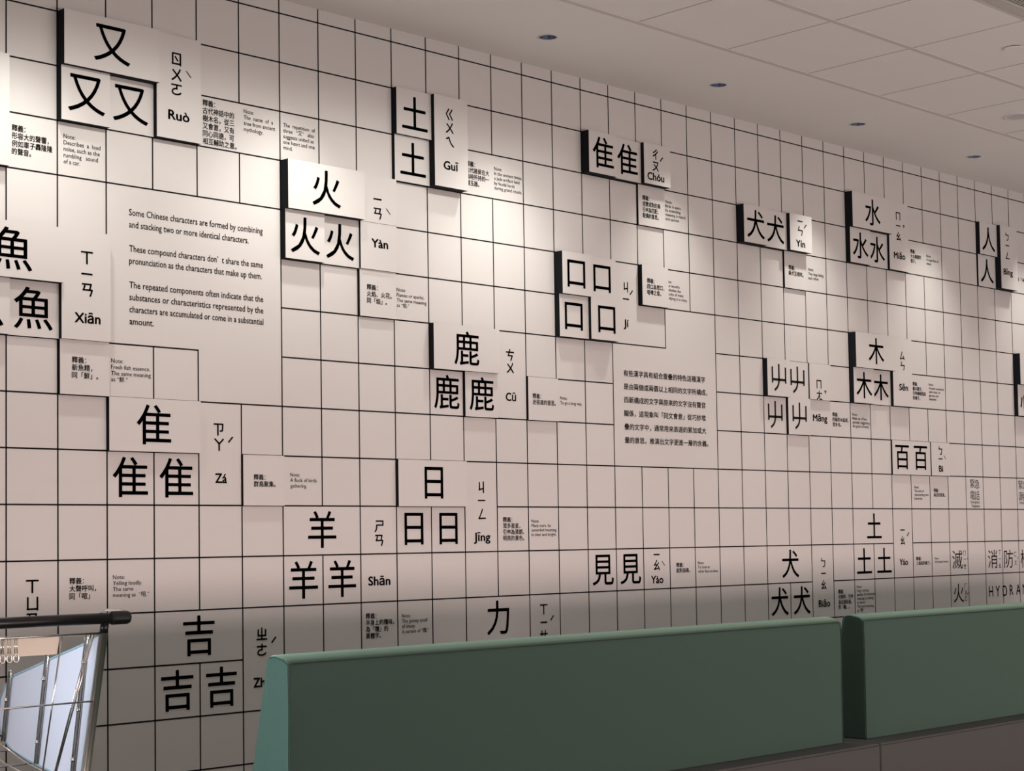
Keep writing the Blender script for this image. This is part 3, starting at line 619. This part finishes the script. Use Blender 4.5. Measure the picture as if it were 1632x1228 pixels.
def build_item(it, d, parent, name=None):
    k = it[0]
    if k in ('ch', 'bp', 'hy'):
        _, g_, c_, r_, em = it
        bold = {'ch': 0.001 if em > 0.7 else 0.0, 'bp': 0.0, 'hy': 0.0}[k]
        sx = em
        sy = em
        if k == 'hy':
            sx = em * 0.85
        if g_ in TONES:
            # tone marks are plain tapered strokes
            w, h, t = 0.052, 0.050, 0.019
            if g_ == 'ˇ':
                P = [[(-w, h), (-w + 2.2 * t, h), (0, -h + 2 * t), (0, -h)], [(w, h), (0, -h), (0, -h + 2 * t), (w - 2.2 * t, h)]]
            else:
                s_ = 1 if g_ == 'ˊ' else -1
                P = [[(-s_ * w - t, -h), (-s_ * w + t, -h - t * .6), (s_ * w + t, h), (s_ * w - t, h + t * .6)]]
            f_ = em / 0.29
            uv, F = [], []
            for q in P:
                F.append(tuple(range(len(uv), len(uv) + len(q))))
                uv += [(c_ + x_ * f_, r_ - y_ * f_) for x_, y_ in q]
            return letter_obj('tone_mark', uv, F, d, M_INK, parent)
        V, F = sprout() if g_ == '屮' else text_mesh(g_, bold, 4)
        if k == 'bp' and em != 0.3:
            V, F = fatten(V, F, 0.022 if em > 0.25 else 0.005)
        if k == 'ch' and em > 0.7 and g_ != '屮':
            V, F = fatten(V, F, 0.005)
        if k == 'hy':
            V, F = fatten(V, F, 0.006)
        x0, x1, y0, y1 = box_of(V)
        mx, my = (x0 + x1) / 2, (y0 + y1) / 2
        uv = [(c_ + (x_ - mx) * sx, r_ - (y_ - my) * sy) for x_, y_ in V]
        return letter_obj(name or KINDNAME[k], uv, F, d, M_INK if not (k == 'hy' or em == 0.3) else M_GREY, parent)
    if k == 'py':
        _, t_, c_, r_, w = it[:5]
        em = it[5] if len(it) > 5 else 0.262
        V, F = fatten(*text_mesh(t_, 0.0, 3), 0.027 if len(it) < 6 else 0.004)
        x0, x1, y0, y1 = box_of(V)
        sx = w / (x1 - x0)
        my = (y0 + y1) / 2 if len(it) < 6 else 0.3
        uv = [(c_ + (x_ - (x0 + x1) / 2) * sx, r_ - (y_ - my) * em) for x_, y_ in V]
        return letter_obj(name or 'pinyin', uv, F, d, M_INK if len(it) < 6 else M_GREY, parent)
    # a paragraph fitted to its measured rectangle
    _, lang, lines, cl, rt, cr_, rb = it
    rows = []
    fat = {'zh': 0.020, 'zhintro': 0.018, 'en': 0.007, 'intro': 0.011}[lang]
    for i, ln in enumerate(lines):
        if not ln.strip():
            continue
        just = None
        if '|' in ln:
            ln, j = ln.split('|')
            just = float(j)
        V, F = text_mesh(ln, 0.0, 2)
        if not V:
            continue
        x0, x1, _a, _b = box_of(V)
        rows.append([i, V, F, x0, x1, just])
    wmax = max(q[4] - q[3] for q in rows)
    pitch = {'en': 1.02, 'zh': 1.10, 'intro': 1.28, 'zhintro': 2.0}[lang]
    top = max(p[1] for p in rows[0][1])
    bot = min(p[1] for p in rows[-1][1]) - rows[-1][0] * pitch
    W, H = cr_ - cl, rb - rt
    uv, F = [], []
    if lang in ('intro', 'zhintro'):
        parent = empty(name, (GX(cl), -0.0009, GZ(rt)))
    for i, V, Fi, x0, x1, just in rows:
        if lang in ('intro', 'zhintro'):
            uv, F = [], []
        sx = W * just / (x1 - x0) if just else W / wmax
        V, Fi = fatten(V, Fi, fat)
        n0 = len(uv)
        uv += [(cl + (x_ - x0) * sx, rt + H * (top - (y_ - i * pitch)) / (top - bot)) for x_, y_ in V]
        F += [tuple(a + n0 for a in q) for q in Fi]
        if lang in ('intro', 'zhintro'):
            letter_obj('text_line', uv, F, d, M_INK, parent)
    if lang in ('intro', 'zhintro'):
        return parent
    return letter_obj(name or 'note_text', uv, F, d, M_INK if lang in ('zhintro', 'intro') else M_GREY, parent)


for lab, c0, c1, r0, r1, d, items in PANELS:
    x0, x1, z0, z1 = GX(c0), GX(c1), GZ(r1), GZ(r0)
    org = ((x0 + x1) / 2, 0.0, (z0 + z1) / 2)
    D = d * S * (1.4 if d <= 0.065 else 1.0)
    root = MB().box(x0, x1, -D + 0.0008, 0.0, z0, z1).build('raised_panel', M_SIDE, None, org)
    tag(root, lab, 'wall panel', 'raised panels on the grid wall')
    MB().box(x0, x1, -D, -D + 0.0008, z0, z1).build('face_plate', M_FACE, root, org)
    for it in items:
        build_item(it, D / S, root)

CATS = {'english_note': 'printed note', 'chinese_note': 'printed note', 'printed_character': 'printed character',
        'pronunciation_lettering': 'printed lettering', 'phonetic_lettering': 'printed lettering', 'pinyin_caption': 'printed lettering',
        'emergency_lettering': 'printed lettering', 'fire_lettering': 'printed lettering', 'hydrant_lettering': 'printed lettering',
        'intro_paragraph': 'printed text'}
GRPS = {'english_note': 'small English notes on the wall', 'chinese_note': 'small Chinese notes on the wall', 'printed_character': 'characters printed flat on the wall',
        'pronunciation_lettering': 'pronunciation captions printed on the wall', 'phonetic_lettering': 'pronunciation captions printed on the wall',
        'emergency_lettering': 'emergency lettering', 'fire_lettering': 'fire equipment lettering', 'intro_paragraph': 'introduction texts'}
for nm, lab, items in PRINTS:
    if len(items) == 1:
        ob = build_item(items[0], 0.0, None, nm)
    else:
        _i = items[0]
        ob = empty(nm, (GX(_i[2]), -0.0009, GZ(_i[3])))
        for it in items:
            build_item(it, 0.0, ob)
    tag(ob, lab, CATS[nm], GRPS.get(nm))

# ------------------------------------------------------------------ booth benches
YR = -1.89                                    # rear face of the green backs


def booth(x0, x1, bx0, bx1, label):
    root = empty('booth_bench', ((bx0 + bx1) / 2, -1.6, 0.0))
    tag(root, label, 'bench', 'green booth benches')
    org = (x0, YR, 0.43)
    zb = 0.432
    # side profile (y, z): upright rear face, crowned top, slanted front face
    prof = [(0.0, zb), (0.0, 0.60), (-0.002, 0.75), (0.0, 0.868), (0.003, 0.8740), (0.012, 0.8795), (0.032, 0.8865), (0.056, 0.8905), (0.074, 0.8900), (0.086, 0.8845), (0.091, 0.8740),
            (0.096, 0.85), (0.130, 0.70), (0.172, 0.52), (0.19, zb + 0.012), (0.186, zb)]
    n = len(prof)
    cy, cz = 0.07, 0.66
    st = [(x0, 0.986), (x0 + 0.004, 0.994), (x0 + 0.012, 1.0), (x0 + 0.3, 1.0), ((x0 + x1) / 2, 1.0), (x1 - 0.3, 1.0), (x1 - 0.012, 1.0), (x1 - 0.004, 0.994), (x1, 0.986)]
    b = MB()
    V, F = [], []
    for x, s in st:
        for (py_, pz) in prof:
            V.append((x, YR + cy + (py_ - cy) * s, cz + (pz - cz) * s))
    for i in range(len(st) - 1):
        for j in range(n):
            j2 = (j + 1) % n
            F.append((i * n + j, (i + 1) * n + j, (i + 1) * n + j2, i * n + j2))
    # slightly padded end faces
    for k, i in ((-1, 0), (1, len(st) - 1)):
        m = len(V)
        V.append((st[i][0] + k * 0.007, YR + cy, cz))
        for j in range(n):
            j2 = (j + 1) % n
            F.append((i * n + j, i * n + j2, m) if k < 0 else (i * n + j2, i * n + j, m))
    b.add(V, F)
    back = b.build('backrest', M_GREEN, root, org)
    for p_ in back.data.polygons:
        p_.use_smooth = True
    wn = back.modifiers.new('edge', 'EDGE_SPLIT')
    wn.split_angle = math.radians(50)
    # stitched seams round the rear face
    r_ = 0.0016
    sm = MB()
    sm.tube([(x0 + 0.003, YR - 0.001, zb), (x0 + 0.003, YR - 0.0025, 0.75), (x0 + 0.003, YR - 0.0005, 0.868), (x0 + 0.02, YR - 0.0005, 0.8695), (x1 - 0.02, YR - 0.0005, 0.8695), (x1 - 0.003, YR - 0.0005, 0.868), (x1 - 0.003, YR - 0.0025, 0.75), (x1 - 0.003, YR - 0.001, zb)], r_, 6)
    sm.build('seam', M_SEAM, back, org)
    s2 = MB()
    for x, k in ((x0, -1), (x1, 1)):
        s2.tube([(x + k * 0.0005, YR + 0.0035, 0.868), (x + k * 0.0005, YR + 0.018, 0.8785), (x + k * 0.0005, YR + 0.055, 0.8855), (x + k * 0.0005, YR + 0.080, 0.882)], r_ * 0.8, 6)
    s2.build('end_seam', M_SEAM, back, org)
    # plinth under the back and the seat on the wall side
    o2 = (bx0, -2.0, 0.0)
    base = MB().box(bx0, bx1, -1.998, -1.60, 0.03, 0.4305).build('base', M_TAUPE, root, o2, bevel=0.008, segs=3)
    for p_ in base.data.polygons:
        p_.use_smooth = False
    MB().tube([(bx0 + 0.004, -1.9995, 0.423), (bx1 - 0.004, -1.9995, 0.423)], 0.0012, 6).build('seam', M_TAUPE2, base, o2)
    MB().box(bx0 + 0.01, bx1 - 0.01, -1.595, -1.24, 0.03, 0.34).build('seat_box', M_TAUPE, root, o2, bevel=0.006)
    MB().box(bx0 + 0.01, bx1 - 0.01, -1.595, -1.22, 0.342, 0.43).build('seat_cushion', M_GREEN, root, o2, bevel=0.02, segs=4)
    MB().box(bx0 + 0.03, bx1 - 0.03, -1.97, -1.27, 0.006, 0.03).build('kick_plate', M_DARKMETAL, root, o2)
    return root


booth(-0.421, 2.106, -0.46, 2.180, 'long green upholstered booth bench, left one, on a taupe base')
booth(2.250, 6.90, 2.184, 6.95, 'green upholstered booth bench cut by the right picture edge, on a taupe base')

# ------------------------------------------------------------------ shopping cart
HX, HY, HZ = -0.657, -1.438, 0.992            # right end of the handle tube
CW = 0.52                                     # width between the posts
root = empty('shopping_cart', (HX - CW / 2, HY + 0.35, 0.0))
tag(root, 'chrome shopping cart with black handle and pale blue side panel at lower left', 'cart')
org = (HX, HY, HZ)
XPR = HX - 0.030                              # right post axis
XPL = XPR - CW
hd = MB()
hd.tube([(XPL - 0.03, HY, HZ), (HX + 0.0, HY, HZ)], 0.0150, 24)
handle = hd.build('handle', M_RUBBER, root, org, True)
for s_, xe in ((1, HX), (-1, XPL - 0.03)):
    q = MB()
    q.tube([(xe - s_ * 0.020, HY, HZ), (xe - s_ * 0.014, HY, HZ), (xe + s_ * 0.032, HY, HZ), (xe + s_ * 0.038, HY, HZ)], [0.0155, 0.0185, 0.0185, 0.0165], 24)
    q.build('end_cap', M_RUBBER, handle, org, False)
fm_ = MB()
fm_.tube([(XPR - 0.02, HY, HZ + 0.0165), (XPR, HY - 0.004, HZ + 0.0225), (XPR + 0.03, HY - 0.004, HZ + 0.0215), (XPR + 0.055, HY, HZ + 0.019)], [0.002, 0.0035, 0.003, 0.001], 8)
fm_.build('plastic_wrap', M_CLEAR, handle, org, True)
TL_ = 0.245                                   # the posts lean forward going down


def post_pt(x, dz):
    return (x, HY + 0.006 + TL_ * dz, HZ - dz)


for x in (XPR, XPL):
    fo = MB()
    fo.tube([post_pt(x, 0.012), post_pt(x, 0.042)], 0.0115, 16)
    fo.build('bracket', M_RUBBER, root, org, True)
    pb = MB()
    # flat oval steel post
    prof_ = []
    pts_a, pts_b = post_pt(x, 0.040), post_pt(x, 0.86)
    hwx, hwy = 0.0105, 0.0125
    V = []
    for p_ in (pts_a, pts_b):
        for j in range(16):
            a = 2 * math.pi * j / 16
            ca, sa = math.cos(a), math.sin(a)
            V.append((p_[0] + hwx * math.copysign(abs(ca) ** 0.6, ca), p_[1] + hwy * math.copysign(abs(sa) ** 0.6, sa), p_[2]))
    F = [(j, (j + 1) % 16, 16 + (j + 1) % 16, 16 + j) for j in range(16)] + [tuple(range(16)), tuple(reversed(range(16, 32)))]
    pb.add(V, F)
    pb.build('post', M_STEEL, root, org, True)

wr = 0.0024
# rear gate: cross wires and leaning uprights
XG0, XG1 = XPL + 0.012, XPR - 0.010
gate = MB()
for dz, rr in ((0.040, 0.0034), (0.226, 0.0026), (0.42, wr)):
    a, b = post_pt(XG0, dz), post_pt(XG1, dz)
    gate.tube([(a[0], a[1] - 0.006, a[2]), (b[0], b[1] - 0.006, b[2])], rr, 10)
XV = XPR - 0.126
for k in range(0, 3):
    x = XV - 0.17 * k
    gate.tube([post_pt(x, 0.040), post_pt(x - 0.008, 0.46)], wr, 8)
gate.build('rear_gate', M_CHROME, root, org, True)
bc = MB()
y0_, y1_ = post_pt(0, 0.043)[1] + 0.006, post_pt(0, 0.091)[1] + 0.006
V = [(XG0 + 0.02, y0_, HZ - 0.043), (XV - 0.004, y0_, HZ - 0.043), (XV - 0.004, y1_, HZ - 0.091), (XG0 + 0.02, y1_, HZ - 0.091)]
bc.add(V + [(p[0], p[1] + 0.003, p[2]) for p in V], [(0, 3, 2, 1), (4, 5, 6, 7), (0, 1, 5, 4), (1, 2, 6, 5), (2, 3, 7, 6), (3, 0, 4, 7)])
bc.build('gate_card', M_BEIGE, root, org)
for k in range(3):
    x = -0.954 - 0.0195 * k
    y_, z_ = post_pt(0, 0.04)[1] - 0.011, HZ - 0.042
    h_ = MB()
    h_.tube([(x - 0.003, y_, z_), (x - 0.003, y_, z_ - 0.040)], 0.0014, 8)
    h_.tube([(x + 0.003, y_, z_), (x + 0.003, y_, z_ - 0.040)], 0.0014, 8)
    h_.tube([(x + 0.0075 * math.sin(t_), y_, z_ - 0.051 + 0.0105 * math.cos(t_)) for t_ in [2 * math.pi * i / 20 for i in range(20)]], 0.0022, 8, closed=True)
    h_.build('hook', M_CHROME, root, org, True)


# side panels: outline in the (forward, down) plane, rear edge along the post
def side(x, s_):
    pts = [(HY + a, HZ - b) for a, b in ((0.020, 0.043), (0.075, 0.065), (0.157, 0.088), (0.231, 0.107), (0.356, 0.141), (0.485, 0.175), (0.536, 0.205), (0.566, 0.245),
           (0.578, 0.288), (0.570, 0.333), (0.545, 0.364), (0.499, 0.393), (0.399, 0.415), (0.287, 0.434), (0.165, 0.455), (0.126, 0.462))]
    n = len(pts)
    t = 0.004
    V = [(x - t / 2, a, b) for a, b in pts] + [(x + t / 2, a, b) for a, b in pts]
    F = [tuple(range(n)), tuple(reversed(range(n, 2 * n)))] + [(i, i + n, (i + 1) % n + n, (i + 1) % n) for i in range(n)]
    pn = MB().add(V, F).build('side_panel', M_PANEL, root, org)
    rim = MB()
    rim.tube([(x, a, b) for a, b in pts], 0.0042, 8, closed=True)
    rim.build('panel_rim', M_PANELEDGE, pn, org, True)
    # wire pairs with round studs, inside of the panel
    xi = x + s_ * 0.006
    for fy, top, L, fr in ((0.503, 0.168, 0.20, (0.40,)), (0.293, 0.113, 0.305, (0.21, 0.80)), (0.080, 0.052, 0.385, (0.18, 0.52, 0.88))):
        y0_ = HY + fy
        w = MB()
        hw_ = 0.0075
        tl = 0.205
        pa = [(xi, y0_ - hw_ * math.cos(math.pi * k / 8), HZ - top + 0.006 * math.sin(math.pi * k / 8)) for k in range(9)]
        e1 = (xi, y0_ - hw_ + tl * L, HZ - top - L)
        e2 = (xi, y0_ + hw_ + tl * L, HZ - top - L)
        w.tube([e1] + pa + [e2], 0.0030, 8)
        ob = w.build('upright_wire', M_CHROME, root, org, True)
        for f_ in fr:
            st_ = MB()
            c_ = Vector((xi + s_ * 0.002, y0_ + tl * L * f_, HZ - top - L * f_))
            V, F = [], []
            nn, mm = 8, 12
            for i in range(1, nn):
                ph = math.pi * i / nn
                for j in range(mm):
                    th = 2 * math.pi * j / mm
                    V.append(c_ + 0.0072 * Vector((math.cos(ph), math.sin(ph) * math.cos(th), math.sin(ph) * math.sin(th))))
            for i in range(nn - 2):
                for j in range(mm):
                    F.append((i * mm + j, i * mm + (j + 1) % mm, (i + 1) * mm + (j + 1) % mm, (i + 1) * mm + j))
            F.append(tuple(reversed(range(mm))))
            F.append(tuple((nn - 2) * mm + j for j in range(mm)))
            st_.add(V, F)
            st_.build('stud', M_CHROME, ob, org, True)


side(XPR - 0.007, -1)
lw_ = MB()                                    # the left side carries wires only
for fy, top, L in ((0.503, 0.168, 0.20), (0.293, 0.113, 0.305), (0.10, 0.056, 0.385)):
    lw_.tube([(XPL + 0.007, HY + fy, HZ - top), (XPL + 0.007, HY + fy + 0.205 * L, HZ - top - L)], wr, 8)
lw_.tube([(XPL + 0.007, HY + 0.020, HZ - 0.043), (XPL + 0.007, HY + 0.231, HZ - 0.107), (XPL + 0.007, HY + 0.536, HZ - 0.205), (XPL + 0.007, HY + 0.585, HZ - 0.30)], 0.003, 8)
lw_.build('side_wire', M_CHROME, root, org, True)
# two diagonal stay wires by the right post
dg_ = MB()
for o_ in (0.0, 0.010):
    dg_.tube([post_pt(XPR - 0.030 - o_, 0.042), post_pt(XPR - 0.062 - o_ * 0.7, 0.23), post_pt(XPR - 0.096 - o_ * 0.4, 0.44)], wr, 8)
dg_.build('stay_wire', M_CHROME, root, org, True)
# basket floor and front wires
fl_ = MB()
for k in range(9):
    x = XG0 + 0.01 + (XG1 - XG0 - 0.02) * k / 8
    fl_.tube([(x, HY + 0.115, HZ - 0.468), (x, HY + 0.40, HZ - 0.418), (x, HY + 0.55, HZ - 0.375), (x, HY + 0.585, HZ - 0.30)], wr, 8)
for a, b in ((0.13, 0.466), (0.26, 0.443), (0.39, 0.421), (0.50, 0.391), (0.585, 0.30)):
    fl_.tube([(XG0, HY + a, HZ - b), (XG1, HY + a, HZ - b)], wr, 8)
fl_.build('basket_floor', M_CHROME, root, org, True)
# chassis and wheels, below the picture
ch_ = MB()
for x in (XPR, XPL):
    ch_.tube([post_pt(x, 0.85), (x, HY + 0.19, HZ - 0.865), (x, HY + 0.75, HZ - 0.85)], 0.012, 12)
ch_.tube([(XPL, HY + 0.75, HZ - 0.85), (XPR, HY + 0.75, HZ - 0.85)], 0.012, 12)
ch_.build('chassis', M_STEEL, root, org, True)
for x in (XPR, XPL):
    for fy in (0.20, 0.74):
        c_ = (x, HY + fy, 0.061)
        w_ = MB()
        pr = [(0.012, -0.014), (0.050, -0.014), (0.055, -0.009), (0.055, 0.009), (0.050, 0.014), (0.012, 0.014)]
        V, F = [], []
        for r_, h_ in pr:
            for j in range(24):
                a = 2 * math.pi * j / 24
                V.append((c_[0] + h_, c_[1] + r_ * math.cos(a), c_[2] + r_ * math.sin(a)))
        for i in range(len(pr) - 1):
            for j in range(24):
                F.append((i * 24 + j, i * 24 + (j + 1) % 24, (i + 1) * 24 + (j + 1) % 24, (i + 1) * 24 + j))
        w_.add(V, F)
        wh = w_.build('wheel', M_RUBBER, root, org, True)
        MB().box(x - 0.021, x - 0.016, HY + fy - 0.012, HY + fy + 0.012, 0.05, 0.125).box(x + 0.016, x + 0.021, HY + fy - 0.012, HY + fy + 0.012, 0.05, 0.125).box(x - 0.021, x + 0.021, HY + fy - 0.012, HY + fy + 0.012, 0.12, 0.13).build('fork', M_STEEL, wh, org)
